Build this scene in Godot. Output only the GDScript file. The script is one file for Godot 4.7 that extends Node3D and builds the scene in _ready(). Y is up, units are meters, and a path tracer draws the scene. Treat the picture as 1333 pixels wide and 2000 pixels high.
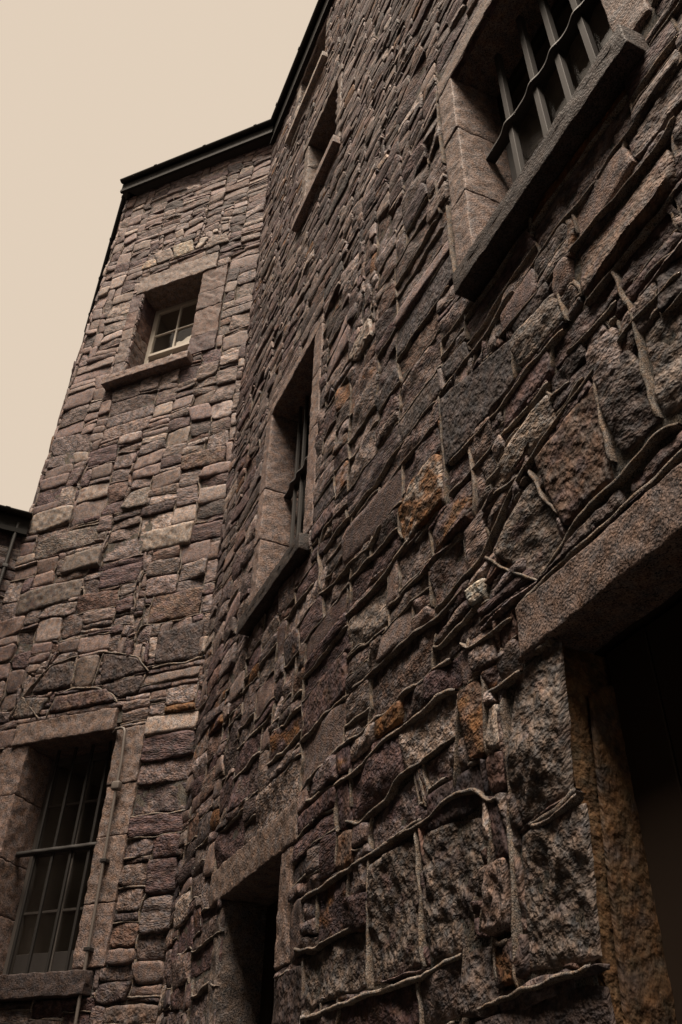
extends Node3D
# A courtyard corner seen steeply from below: a tall rubble range on the right, a wing set across the corner, a low range on the left.

const EYE := Vector3(0, 1.6, 0)
const PITCH := 0.674716638
const ROLL := 0.02644569
const HEAD_B := -0.407316128
const HEAD_A := -1.16440197
const HEAD_C := -1.9550
const FOCAL := 1711.12
const DIST := 1.7
const LEN_B := 6.95
const LEN_A := 2.66
const EAVE := 14.55

var rng := RandomNumberGenerator.new()
var n_warp := FastNoiseLite.new()
var n_mid := FastNoiseLite.new()
var n_rock := FastNoiseLite.new()
var n_slate := FastNoiseLite.new()
var n_fine := FastNoiseLite.new()
var n_scoop := FastNoiseLite.new()
var n_tone := FastNoiseLite.new()
var used := {}
var M := {}
var cam_r: Vector3
var cam_d: Vector3
var cam_f: Vector3

# ------------------------------------------------------------------ mesh buffer
class MB:
	var v := PackedVector3Array()
	var n := PackedVector3Array()
	var t := PackedVector2Array()
	var c := PackedColorArray()
	var i := PackedInt32Array()
	func grid(p: PackedVector3Array, uv: PackedVector2Array, col: PackedColorArray, nu: int, nv: int) -> void:
		var base := v.size()
		v.append_array(p)
		t.append_array(uv)
		c.append_array(col)
		for b in nv:
			for a in nu:
				var k := b * nu + a
				var du: Vector3 = p[k + (1 if a < nu - 1 else 0)] - p[k - (1 if a > 0 else 0)]
				var dv: Vector3 = p[k + (nu if b < nv - 1 else 0)] - p[k - (nu if b > 0 else 0)]
				n.append(dv.cross(du).normalized())
		for b in nv - 1:
			for a in nu - 1:
				var k := base + b * nu + a
				i.append(k); i.append(k + 1); i.append(k + nu + 1)
				i.append(k); i.append(k + nu + 1); i.append(k + nu)
	func arrays() -> Array:
		var a := []
		a.resize(Mesh.ARRAY_MAX)
		a[Mesh.ARRAY_VERTEX] = v
		a[Mesh.ARRAY_NORMAL] = n
		a[Mesh.ARRAY_TEX_UV] = t
		a[Mesh.ARRAY_COLOR] = c
		a[Mesh.ARRAY_INDEX] = i
		return a

func build(called: String, parts: Array, parent: Node, stuff := false) -> MeshInstance3D:
	# parts: [MB, material, MB, material, ...] committed as one mesh
	var m := ArrayMesh.new()
	for k in range(0, parts.size(), 2):
		var b: MB = parts[k]
		if b.v.size() > 0:
			m.add_surface_from_arrays(Mesh.PRIMITIVE_TRIANGLES, b.arrays())
			m.surface_set_material(m.get_surface_count() - 1, parts[k + 1])
	var o := MeshInstance3D.new()
	o.mesh = m
	o.name = numbered(called, parent)
	if stuff:
		o.set_meta("kind", "stuff")
	parent.add_child(o, true)
	return o

func numbered(called: String, parent: Node) -> String:
	var key := str(parent.get_instance_id()) + called
	var k: int = used.get(key, 0)
	used[key] = k + 1
	return called if k == 0 else "%s_%03d" % [called, k]

func thing(called: String, label: String, category: String, u: Vector3, w: Vector3, at: Vector3) -> Node3D:
	# local axes: x = -u (against the run of the wall), y up, z = out of the wall
	var o := Node3D.new()
	o.name = numbered(called, self)
	o.transform = Transform3D(Basis(-u, Vector3.UP, w), at)
	o.set_meta("label", label)
	o.set_meta("category", category)
	add_child(o, true)
	return o

# ------------------------------------------------------------------ materials
func noise(sd: int, freq: float, oct: int, ridged := false, kind := FastNoiseLite.TYPE_SIMPLEX_SMOOTH) -> FastNoiseLite:
	var f := FastNoiseLite.new()
	f.seed = sd
	f.noise_type = kind
	f.frequency = freq
	f.fractal_type = FastNoiseLite.FRACTAL_RIDGED if ridged else FastNoiseLite.FRACTAL_FBM
	f.fractal_octaves = oct
	return f

func bytes_of(f: FastNoiseLite, s: int) -> PackedByteArray:
	var im := f.get_seamless_image(s, s, false, false, 0.12, true)
	im.convert(Image.FORMAT_L8)
	return im.get_data()

func tex(data: PackedByteArray, s: int, fmt: int) -> ImageTexture:
	var im := Image.create_from_data(s, s, false, fmt, data)
	im.generate_mipmaps()
	return ImageTexture.create_from_image(im)

func albedo_tex(sd: int, s: int, spread: float, speck: float, hue: float) -> ImageTexture:
	var a := bytes_of(noise(sd, 0.012, 6), s)
	var b := bytes_of(noise(sd + 1, 0.05, 4), s)
	var h := bytes_of(noise(sd + 2, 0.02, 4), s)
	var r := RandomNumberGenerator.new()
	r.seed = sd
	var grains := PackedFloat32Array()
	grains.resize(s * s)
	for k in s * s:
		grains[k] = r.randf()
	var out := PackedByteArray()
	out.resize(s * s * 3)
	for k in s * s:
		var l := 205.0 + spread * (a[k] - 128.0) + spread * 0.5 * (b[k] - 128.0)
		if speck > 0.0:
			var q := grains[(k / s / 3) * s + (k % s) / 3]
			l += speck * (q - 0.5) * 2.0
			if q > 0.965: l += speck * 1.2
			elif q < 0.06: l -= speck * 1.5
		var g := hue * (h[k] - 128.0)
		out[k * 3] = clampi(int(l + g), 20, 255)
		out[k * 3 + 1] = clampi(int(l), 20, 255)
		out[k * 3 + 2] = clampi(int(l - g), 20, 255)
	return tex(out, s, Image.FORMAT_RGB8)

func height_tex(f1: FastNoiseLite, f2: FastNoiseLite, mix: float, s: int) -> ImageTexture:
	var a := bytes_of(f1, s)
	var b := bytes_of(f2, s)
	for k in s * s:
		a[k] = int(a[k] * (1.0 - mix) + b[k] * mix)
	return tex(a, s, Image.FORMAT_L8)

func stone_mat(alb: Texture2D, hgt: Texture2D, depth: float, rough: float, spec := 0.35) -> StandardMaterial3D:
	var m := StandardMaterial3D.new()
	m.vertex_color_use_as_albedo = true
	m.albedo_texture = alb
	m.heightmap_enabled = true
	m.heightmap_texture = hgt
	m.heightmap_scale = depth
	m.roughness = rough
	m.metallic_specular = spec
	return m

func plain(c: Color, rough: float, metal := 0.0) -> StandardMaterial3D:
	var m := StandardMaterial3D.new()
	m.albedo_color = c.linear_to_srgb()
	m.roughness = rough
	m.metallic = metal
	return m

func make_materials() -> void:
	var s := 768
	var a_rock := albedo_tex(11, s, 0.62, 14.0, 0.16)
	var a_gran := albedo_tex(31, s, 0.30, 62.0, 0.16)
	var h_rock := height_tex(noise(51, 0.010, 6, true), noise(52, 0.045, 5), 0.5, s)
	var h_gran := height_tex(noise(61, 0.03, 4), noise(62, 0.09, 3), 0.6, s)
	M.rock = stone_mat(a_rock, h_rock, 1.5, 0.75)
	M.granite = stone_mat(a_gran, h_gran, 0.5, 0.7)
	M.mortar = stone_mat(a_gran, h_gran, 0.35, 0.95, 0.2)
	M.iron = plain(Color(0.016, 0.014, 0.013), 0.6)
	M.bar = plain(Color(0.032, 0.028, 0.026), 0.7)
	M.gutter = plain(Color(0.014, 0.013, 0.012), 0.7)
	M.gutter.metallic_specular = 0.25
	M.soffit = plain(Color(0.02, 0.017, 0.015), 0.8)
	M.paint = plain(Color(0.46, 0.42, 0.36), 0.5)
	M.old_paint = plain(Color(0.085, 0.075, 0.068), 0.6)
	M.board = plain(Color(0.72, 0.67, 0.58), 0.8)
	M.room = plain(Color(0.16, 0.135, 0.115), 0.95)
	M.wood = plain(Color(0.034, 0.024, 0.018), 0.7)
	M.wood.metallic_specular = 0.2
	M.slate = plain(Color(0.06, 0.06, 0.065), 0.7)
	M.pipe = plain(Color(0.125, 0.105, 0.093), 0.6)
	M.earth = plain(Color(0.042, 0.038, 0.035), 0.95)
	var g := StandardMaterial3D.new()
	g.transparency = BaseMaterial3D.TRANSPARENCY_ALPHA
	g.albedo_color = Color(0.30, 0.28, 0.25, 0.10)
	g.metallic_specular = 0.3
	g.roughness = 0.03
	M.glass = g

# ------------------------------------------------------------------ shapes in wall axes: a point is (-u, v, w)
func loops(length: float, r: float, cell: float) -> PackedFloat32Array:
	var out := PackedFloat32Array()
	r = minf(r, length * 0.3)
	out.append(0.0)
	out.append(r * 0.3)
	out.append(r)
	var k := maxi(1, int(round((length - 2 * r) / cell)))
	for q in range(1, k):
		out.append(r + (length - 2 * r) * q / k)
	out.append(length - r)
	out.append(length - r * 0.3)
	out.append(length)
	return out

# A stone whose face is the quad bl, br, tr, tl in (u, v).
func stone(mb: MB, q: Array, cell: float, o: Dictionary) -> void:
	var bl: Vector2 = q[0]
	var br: Vector2 = q[1]
	var tr: Vector2 = q[2]
	var tl: Vector2 = q[3]
	var L := (bl.distance_to(br) + tl.distance_to(tr)) * 0.5
	var H := (bl.distance_to(tl) + br.distance_to(tr)) * 0.5
	var kind: int = o.kind
	var r: float = minf(o.get("r", 0.012), minf(L, H) * 0.3)
	var ru := r * 0.4
	var tu := loops(L, ru, cell)
	var tv := loops(H, r, cell)
	var c1 := rng.randf_range(0.0, 0.14) * minf(1.0, 0.2 / L)
	var c2 := rng.randf_range(0.0, 0.18)
	var gap: float = o.get("gap", rng.randf_range(0.001, 0.005))
	var gu := 1.0 - 2.0 * gap / L
	var gv := 1.0 - 2.0 * gap / H
	var sh := rng.randf_range(-0.14, 0.14) * H / L
	# broken facets: the face is the lowest of a few tilted planes
	var planes := []
	var steep: float = o.get("steep", 0.22)
	if kind == 0 or kind == 3:
		for k in rng.randi_range(3, 6):
			var px := rng.randf_range(-0.5, 0.5) * L
			var py := rng.randf_range(-0.5, 0.5) * H
			var dir := rng.randf_range(0, TAU)
			var g := steep * rng.randf_range(0.3, 1.3) * (0.5 if kind == 3 else 1.0)
			planes.append(Vector3(cos(dir) * g, sin(dir) * g, rng.randf_range(0.0, 0.018) - cos(dir) * g * px - sin(dir) * g * py))
	var p: float = o.p
	var ta: float = rng.randf_range(-1, 1) * o.get("tilt", 0.015)
	var tb: float = rng.randf_range(-0.6, 1) * o.get("tilt", 0.015)
	var low: float = o.low
	var amp: float = o.amp
	var off := rng.randf_range(0, 900.0)
	var su := 1.0
	var sv := 1.0
	if kind == 1:
		su = 0.3; sv = 2.0
	elif kind == 2:
		su = 0.8; sv = 1.0
	var uvo := Vector2(rng.randf(), rng.randf()) * 4.0
	var uvs := Vector2(1.1, 1.3)
	if kind == 1: uvs = Vector2(0.8, 1.7)
	elif kind == 2: uvs = Vector2(0.9, 0.7)
	elif kind == 3: uvs = Vector2(1.0, 1.0)
	var col: Color = o.col
	var col2: Color = o.col2
	var share: float = o.get("share", 0.0)
	var pts := PackedVector3Array()
	var uv := PackedVector2Array()
	var cs := PackedColorArray()
	var nu := tu.size()
	var nv := tv.size()
	var wa: float = o.get("warp", 0.010)
	for j in nv:
		var y0 := tv[j] / H
		var dv := minf(tv[j], H - tv[j])
		var B := 2.0 * y0 - 1.0
		var b5 := pow(absf(B), 5.0)
		for i in nu:
			var A := 2.0 * tu[i] / L - 1.0
			var x := (A * (1.0 - c1 * b5) + sh * B) * gu * 0.5 + 0.5
			var y := B * (1.0 - c2 * pow(absf(A), 5.0)) * gv * 0.5 + 0.5
			var pos: Vector2 = bl.lerp(br, x).lerp(tl.lerp(tr, x), y)
			var du := minf(tu[i], L - tu[i])
			var eu := clampf(du / ru, 0.0, 1.0)
			var ev := clampf(dv / r, 0.0, 1.0)
			var prof := sqrt(1.0 - (1.0 - eu) * (1.0 - eu)) * sqrt(1.0 - (1.0 - ev) * (1.0 - ev))
			var e2 := clampf(minf(du / (3.0 * ru), dv / (2.0 * r)), 0.0, 1.0)
			var su_ := pos.x * su + off
			var sv_ := pos.y * sv
			var hgt := 0.0
			if kind == 1:
				hgt = n_slate.get_noise_2d(su_ * 100.0, sv_ * 100.0)
			else:
				hgt = n_rock.get_noise_2d(su_ * 100.0, sv_ * 100.0) * 0.55
				if kind == 0:
					hgt += 0.9 * (n_scoop.get_noise_2d(su_ * 80.0, sv_ * 125.0) + 0.45)
			var fine := n_fine.get_noise_2d(pos.x * 100.0 + off, pos.y * 100.0)
			var face := p + ta * A + tb * B
			if not planes.is_empty():
				var least := 0.05
				for pl in planes:
					least = minf(least, pl.x * A * L * 0.5 + pl.y * B * H * 0.5 + pl.z)
				face += maxf(least, -0.032)
			var w := lerpf(low, maxf(face, low + 0.012), prof) + e2 * amp * (hgt + 0.3 * fine)
			pos.x += wa * n_mid.get_noise_2d(pos.x * 100.0, pos.y * 100.0 + 300.0)
			pos.y += wa * n_mid.get_noise_2d(pos.x * 100.0 + 700.0, pos.y * 100.0)
			pts.append(Vector3(-pos.x, pos.y, w))
			uv.append((pos + Vector2(0.7, 1.0) * w) * uvs + uvo)
			var t := n_tone.get_noise_2d(pos.x * 100.0 + off * 3.0, pos.y * 130.0)
			cs.append(col.lerp(col2, clampf((t - 0.35 + share * 1.2) * 3.0, 0.0, 1.0)))
	mb.grid(pts, uv, cs, nu, nv)

# A dressed or rough block with softened edges, subdivided and displaced by noise of position.
func block(mb: MB, u0: float, u1: float, v0: float, v1: float, w0: float, w1: float, cell: float, r: float, amp: float, col: Color, slope := 0.0, hit := 1.0) -> void:
	var lo := Vector3(-u1, v0, w0)
	var hi := Vector3(-u0, v1, w1)
	var ax := [[0, 1, 2, 1.0], [0, 1, 2, -1.0], [2, 1, 0, 1.0], [2, 1, 0, -1.0], [0, 2, 1, 1.0], [0, 2, 1, -1.0]]
	var uvo := Vector2(rng.randf(), rng.randf()) * 3.0
	r = minf(r, 0.45 * minf(minf(u1 - u0, v1 - v0), w1 - w0))
	for f in ax:
		var A: int = f[0]
		var B: int = f[1]
		var N: int = f[2]
		var ta := loops(hi[A] - lo[A], r, cell)
		var tb := loops(hi[B] - lo[B], r, cell)
		var pts := PackedVector3Array()
		var uv := PackedVector2Array()
		var cs := PackedColorArray()
		# keep the winding outward
		var e1 := Vector3.ZERO
		var e2 := Vector3.ZERO
		var en := Vector3.ZERO
		e1[A] = 1; e2[B] = 1; en[N] = f[3]
		var flip: bool = e2.cross(e1).dot(en) < 0.0
		for j in tb.size():
			for i in ta.size():
				var p := Vector3.ZERO
				p[A] = hi[A] - ta[i] if flip else lo[A] + ta[i]
				p[B] = lo[B] + tb[j]
				p[N] = hi[N] if f[3] > 0 else lo[N]
				var inner := p.clamp(lo + Vector3.ONE * r, hi - Vector3.ONE * r)
				var q := inner + (p - inner).normalized() * r
				if amp > 0.0:
					q += amp * Vector3(n_mid.get_noise_3dv(q * 130.0), n_mid.get_noise_3dv(q * 130.0 + Vector3(500, 0, 0)), n_mid.get_noise_3dv(q * 130.0 + Vector3(0, 500, 0)))
					q += amp * hit * 0.5 * Vector3.ONE * n_fine.get_noise_3dv(q * 100.0)
				if slope != 0.0 and p.y > (v0 + v1) * 0.5:
					q.y -= slope * (q.z - w0) / (w1 - w0)
				pts.append(q)
				uv.append(Vector2(p[A], p[B]) * 0.85 + uvo)
				cs.append(col)
		mb.grid(pts, uv, cs, ta.size(), tb.size())

func bevel_box(mb: MB, u0: float, u1: float, v0: float, v1: float, w0: float, w1: float, col := Color.WHITE) -> void:
	block(mb, u0, u1, v0, v1, w0, w1, 9.0, 0.004, 0.0, col)

# A round bar or pipe along points in wall axes.
func tube(mb: MB, path: PackedVector3Array, rad: float, col: Color, sides := 9) -> void:
	var pts := PackedVector3Array()
	var uv := PackedVector2Array()
	var cs := PackedColorArray()
	var along := 0.0
	for k in path.size():
		var d := (path[mini(k + 1, path.size() - 1)] - path[maxi(k - 1, 0)]).normalized()
		var a := d.cross(Vector3(0.31, 0.2, 0.93)).normalized()
		var b := d.cross(a)
		if k > 0: along += path[k].distance_to(path[k - 1])
		for s in sides + 1:
			var t := TAU * s / sides
			pts.append(path[k] + (a * cos(t) + b * sin(t)) * rad)
			uv.append(Vector2(along, t * rad))
			cs.append(col)
	mb.grid(pts, uv, cs, sides + 1, path.size())

# A raised strip of pointing along (u, v) points.
func ribbon(mb: MB, line: PackedVector2Array, half: float, rise: float, base: float, col: Color) -> void:
	var fine := PackedVector2Array()
	for k in line.size() - 1:
		var parts := maxi(1, int(ceil(line[k].distance_to(line[k + 1]) / 0.022)))
		for s in parts:
			fine.append(line[k].lerp(line[k + 1], float(s) / parts))
	fine.append(line[line.size() - 1])
	if fine.size() < 3:
		return
	for pass_ in 2:
		var sm := fine.duplicate()
		for k in range(1, fine.size() - 1):
			sm[k] = fine[k] * 0.5 + (fine[k - 1] + fine[k + 1]) * 0.25
		fine = sm
	var off := rng.randf_range(0, 500)
	var pts := PackedVector3Array()
	var uv := PackedVector2Array()
	var cs := PackedColorArray()
	var along := 0.0
	var last := fine.size() - 1
	for k in fine.size():
		var d := (fine[mini(k + 1, last)] - fine[maxi(k - 1, 0)]).normalized()
		var nn := Vector2(-d.y, d.x)
		if k > 0: along += fine[k].distance_to(fine[k - 1])
		var w1 := n_mid.get_noise_1d(along * 110.0 + off)
		var w2 := n_fine.get_noise_1d(along * 24.0 + off + 90.0)
		var c := fine[k] + nn * (0.006 * w1 + 0.004 * w2)
		var hw := half * (1.0 + 0.35 * n_mid.get_noise_1d(along * 90.0 + off + 200.0) + 0.25 * w2)
		var hh := rise * (1.0 + 0.3 * w1 + 0.15 * w2)
		var end := minf(float(k), float(last - k))
		if end < 1.0:
			hw *= 0.6
			hh *= 0.15
		for s in 6:
			var t := PI * s / 5.0
			var pp := c - nn * cos(t) * hw
			pts.append(Vector3(-pp.x, pp.y, base - 0.030 * (1.0 if s == 0 or s == 5 else 0.0) + hh * sin(t)))
			uv.append(Vector2(along * 1.5 + off, (t * hw + (-0.030 if s == 0 else (0.030 if s == 5 else 0.0))) * 1.5))
			cs.append(col)
	# the strip runs along b; sides along a, so flip where needed
	mb.grid(pts, uv, cs, 6, fine.size())

# ------------------------------------------------------------------ camera maths for choosing which stones show largest
func seen(node: Node3D, u: float, v: float, w := 0.0) -> Vector3:
	var q := node.transform * Vector3(-u, v, w) - EYE
	var z := q.dot(cam_f)
	if z < 0.1:
		return Vector3(-9999, -9999, z)
	return Vector3(666.5 + FOCAL * q.dot(cam_r) / z, 1000 + FOCAL * q.dot(cam_d) / z, z)

func shown_area(node: Node3D, q: Array) -> float:
	var c: Vector2 = (q[0] + q[1] + q[2] + q[3]) * 0.25
	var s := seen(node, c.x, c.y)
	if s.z < 0.1 or s.x < -40 or s.x > 1373 or s.y < -40 or s.y > 2040:
		return 0.0
	var a := seen(node, q[0].x, q[0].y)
	var b := seen(node, q[1].x, q[1].y)
	var d := seen(node, q[2].x, q[2].y)
	var e := seen(node, q[3].x, q[3].y)
	return absf((d.x - a.x) * (e.y - b.y) - (e.x - b.x) * (d.y - a.y)) * 0.5

# ------------------------------------------------------------------ a rubble wall
# spec: u0, u1, v0, v1, holes (Rect2: openings and dressed stone), features, beds, lines, size (Callable u, v -> Vector4 hmin, hmax, wmin, wmax),
# look (Callable u, v -> Dictionary), cell (Callable), warp amount, pointing chance (Callable)
func rubble_wall(node: Node3D, spec: Dictionary, sd: int) -> void:
	rng.seed = sd
	var cu := 0.04
	var cv := 0.02
	var u0: float = spec.u0
	var v0: float = spec.v0
	var nu := int(round((spec.u1 - u0) / cu))
	var nv := int(round((spec.v1 - v0) / cv))
	var ids := PackedInt32Array()
	ids.resize(nu * nv)
	ids.fill(-1)
	var marked := PackedByteArray()
	marked.resize(nu * nv)
	var beds: Array = spec.get("beds", [])
	for h in spec.holes:
		for j in range(maxi(0, int(round((h.position.y - v0) / cv))), mini(nv, int(round((h.end.y - v0) / cv)))):
			for i in range(maxi(0, int(round((h.position.x - u0) / cu))), mini(nu, int(round((h.end.x - u0) / cu)))):
				ids[j * nu + i] = -2
	var quads := []
	var looks := []
	for f in spec.get("features", []):
		var q := []
		for k in 4:
			q.append(Vector2(f[0][k * 2], f[0][k * 2 + 1]))
		var poly := PackedVector2Array()
		for p in q:
			var y: float = p.y
			for r_ in 3: y = p.y - bed_shift(beds, p.x, y)
			poly.append(Vector2(p.x, y))
		var lo: Vector2 = poly[0]
		var hi: Vector2 = poly[0]
		for p in poly:
			lo = lo.min(p); hi = hi.max(p)
		for j in range(maxi(0, int((lo.y - v0) / cv)), mini(nv, int((hi.y - v0) / cv) + 1)):
			for i in range(maxi(0, int((lo.x - u0) / cu)), mini(nu, int((hi.x - u0) / cu) + 1)):
				if ids[j * nu + i] != -2 and Geometry2D.is_point_in_polygon(Vector2(u0 + (i + 0.5) * cu, v0 + (j + 0.5) * cv), poly):
					ids[j * nu + i] = quads.size()
		quads.append(q)
		looks.append(f[1])
	for ln in spec.get("lines", []):
		for k in range(0, ln.size() - 2, 2):
			var a := Vector2(ln[k], ln[k + 1])
			var b := Vector2(ln[k + 2], ln[k + 3])
			var st := maxi(1, int(a.distance_to(b) / 0.015))
			for s in st + 1:
				var p := a.lerp(b, float(s) / st)
				p.y -= bed_shift(beds, p.x, p.y)
				for dj in range(-3, 4):
					for di in range(-1, 2):
						var i := int((p.x - u0) / cu) + di
						var j := int((p.y - v0) / cv) + dj
						if i >= 0 and j >= 0 and i < nu and j < nv:
							marked[j * nu + i] = 1
	# pack stones of the local size into what is free
	var levels: Array = spec.get("levels", [])
	for j in nv:
		var i := 0
		while i < nu:
			if ids[j * nu + i] != -1:
				i += 1
				continue
			var run := 0
			while i + run < nu and run < 30 and ids[j * nu + i + run] == -1:
				run += 1
			var uu := u0 + i * cu
			var vv := v0 + j * cv
			var sz: Vector4 = spec.size.call(uu, vv)
			var hm := rng.randf_range(sz.x, sz.y)
			if rng.randf() < 0.18: hm = sz.x * 0.8
			var wm := clampf(hm * rng.randf_range(1.6, 5.5), sz.z, sz.w)
			if not levels.is_empty() and uu < 4.6 and vv < 5.0:
				for lv in levels:
					if lv > vv + 0.05:
						var room: float = lv - vv
						if room < 0.32 and (hm > room * 0.45 or room < 0.09):
							hm = room
						elif hm < room and room - hm < 0.05:
							hm = room
						break
			var w := maxi(2, int(round(wm / cu)))
			if run - w < 3: w = run if run <= w + 3 else w
			if j > 0 and w < run and w > 3 and i + w < nu and ids[(j - 1) * nu + i + w] != ids[(j - 1) * nu + i + w - 1]:
				w += 3 if w + 5 < run else -2
			w = mini(w, run)
			var h := maxi(2, int(round(hm / cv)))
			h = mini(h, nv - j)
			var hh := 1
			while hh < h:
				var free := true
				for a in w:
					if ids[(j + hh) * nu + i + a] != -1:
						free = false
						break
				if not free: break
				hh += 1
			if hh == 1 and j + 1 < nv and w > 2:
				# trim to where two rows are free
				var ww := 0
				while ww < w and ids[(j + 1) * nu + i + ww] == -1: ww += 1
				if ww >= 2:
					w = ww
					hh = 2
			# do not leave a sliver row below something above
			if j + hh < nv and j + hh + 2 <= nv:
				var okk := true
				for a in w:
					if ids[(j + hh) * nu + i + a] != -1:
						okk = false
						break
				if okk and j + hh + 1 < nv:
					for a in w:
						if ids[(j + hh + 1) * nu + i + a] != -1:
							hh += 1
							break
			var id := quads.size()
			for b in hh:
				for a in w:
					ids[(j + b) * nu + i + a] = id
			var q := []
			for k in [[0, 0], [w, 0], [w, hh], [0, hh]]:
				q.append(warped(spec, beds, u0 + (i + k[0]) * cu, v0 + (j + k[1]) * cv))
			quads.append(q)
			looks.append(null)
			i += w
	# which 300 show largest
	var rank := []
	for k in quads.size():
		rank.append([shown_area(node, quads[k]), k])
	rank.sort_custom(func(x, y): return x[0] > y[0])
	var single := {}
	for k in mini(300, rank.size()):
		if rank[k][0] > 0.0:
			single[rank[k][1]] = true
	var rest_rock := MB.new()
	var rest_gran := MB.new()
	var order := rank.map(func(x): return x[1])
	for k in order:
		var c: Vector2 = (quads[k][0] + quads[k][1] + quads[k][2] + quads[k][3]) * 0.25
		var lk: Dictionary = spec.look.call(c.x, c.y)
		if looks[k] != null:
			lk.merge(looks[k], true)
		var cell: float = spec.cell.call(c.x, c.y)
		if lk.has("cell"): cell = lk.cell
		var area := shown_area(node, quads[k])
		if area <= 0.0: cell = maxf(cell * 2.5, 0.08)
		var kind: int = lk.kind
		if single.has(k):
			var mb := MB.new()
			stone(mb, quads[k], cell, lk)
			var so := build("stone", [mb, M.granite if kind == 3 else M.rock], node)
			if looks[k] != null:
				var fc: Color = looks[k].col
				for named in [[RUST, "rusty orange stone"], [WHITE, "small white stone"], [RED, "reddish brown stone"], [SLATE, "large smooth dark slab"]]:
					if fc == named[0]:
						so.set_meta("label", named[1])
		else:
			stone(rest_gran if kind == 3 else rest_rock, quads[k], cell, lk)
	build("rubble_stones", [rest_rock, M.rock, rest_gran, M.granite], node, true)
	# pointing along the joints
	var pt := MB.new()
	for ln in spec.get("lines", []):
		var line := PackedVector2Array()
		for k in range(0, ln.size(), 2):
			line.append(Vector2(ln[k], ln[k + 1]))
		ribbon(pt, line, rng.randf_range(0.0075, 0.0105), rng.randf_range(0.008, 0.011), spec.get("line_base", 0.008), mortar_tone())
	for j in range(1, nv):
		var i := 0
		while i < nu:
			var a := ids[j * nu + i]
			var b := ids[(j - 1) * nu + i]
			if a == b or a < 0 or b < 0 or marked[j * nu + i] == 1:
				i += 1
				continue
			var line := PackedVector2Array()
			var i0 := i
			while i < nu and ids[j * nu + i] != ids[(j - 1) * nu + i] and ids[j * nu + i] >= 0 and ids[(j - 1) * nu + i] >= 0 and marked[j * nu + i] == 0 and i - i0 < 60:
				line.append(warped(spec, beds, u0 + i * cu, v0 + j * cv))
				i += 1
			line.append(warped(spec, beds, u0 + i * cu, v0 + j * cv))
			joint(pt, spec, line, 0)
	for i in range(1, nu):
		var j := 0
		while j < nv:
			var a := ids[j * nu + i]
			var b := ids[j * nu + i - 1]
			if a == b or a < 0 or b < 0 or marked[j * nu + i] == 1:
				j += 1
				continue
			var line := PackedVector2Array()
			var a0 := a
			var b0 := b
			while j < nv and ids[j * nu + i] == a0 and ids[j * nu + i - 1] == b0:
				line.append(warped(spec, beds, u0 + i * cu, v0 + j * cv))
				j += 1
			line.append(warped(spec, beds, u0 + i * cu, v0 + j * cv))
			joint(pt, spec, line, 1)
	build("pointing", [pt, M.mortar], node, true)
	# the mortar bed behind, left open at the openings
	var us := [spec.u0, spec.u1]
	var vs := [spec.v0, spec.v1]
	var gaps: Array = spec.open.map(func(h): return h.grow(0.08))
	for h in gaps:
		for x in [h.position.x, h.end.x]:
			if x > spec.u0 and x < spec.u1: us.append(x)
		for y in [h.position.y, h.end.y]:
			if y > spec.v0 and y < spec.v1: vs.append(y)
	us.sort(); vs.sort()
	var bed := MB.new()
	for b in vs.size() - 1:
		for a in us.size() - 1:
			if us[a + 1] - us[a] < 0.001 or vs[b + 1] - vs[b] < 0.001: continue
			var mid := Vector2((us[a] + us[a + 1]) * 0.5, (vs[b] + vs[b + 1]) * 0.5)
			var closed := true
			for h in gaps:
				if h.has_point(mid): closed = false
			if closed:
				block(bed, us[a], us[a + 1], vs[b], vs[b + 1], -0.4, spec.bed, 9.0, 0.001, 0.0, Color(0.15, 0.135, 0.12))
	build("wall_core", [bed, M.mortar], node)

func joint(pt: MB, spec: Dictionary, line: PackedVector2Array, upright: int) -> void:
	if upright == 1:
		line[0] += Vector2(0, -0.014)
		line[line.size() - 1] += Vector2(0, 0.014)
	var c := line[line.size() / 2]
	var g: Vector4 = spec.pointing.call(c.x, c.y)     # chance flat, chance upright, half width, base
	if shown_line(spec.node, c) and rng.randf() < (g.x if upright == 0 else g.y):
		ribbon(pt, line, g.z * rng.randf_range(0.75, 1.25), rng.randf_range(0.007, 0.010) * (1.0 if upright == 0 else 0.7), g.w - (0.0 if upright == 0 else 0.004), mortar_tone())

func shown_line(node: Node3D, c: Vector2) -> bool:
	var s := seen(node, c.x, c.y)
	return s.z > 0.1 and s.x > -400 and s.x < 1733 and s.y > -400 and s.y < 2400

func mortar_tone() -> Color:
	var k := rng.randf_range(0.80, 1.25)
	return Color(0.275 * k, 0.228 * k, 0.196 * k)

func bed_shift(beds: Array, u: float, v: float) -> float:
	if beds.is_empty(): return 0.0
	var lo_n := 1.6
	var lo_s := 0.0
	for b in beds:
		var nom: float = b[0]
		var ln: PackedFloat32Array = b[1]
		var y: float = ln[1]
		if u >= ln[ln.size() - 2]:
			y = ln[ln.size() - 1]
		else:
			for k in range(0, ln.size() - 2, 2):
				if u >= ln[k] and u < ln[k + 2]:
					y = lerpf(ln[k + 1], ln[k + 3], (u - ln[k]) / (ln[k + 2] - ln[k]))
					break
		if v <= nom:
			if v <= lo_n: return 0.0
			return lerpf(lo_s, y - nom, (v - lo_n) / (nom - lo_n))
		lo_n = nom
		lo_s = y - nom
	return lo_s * clampf(1.0 - (v - lo_n) / 0.6, 0.0, 1.0)

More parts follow.
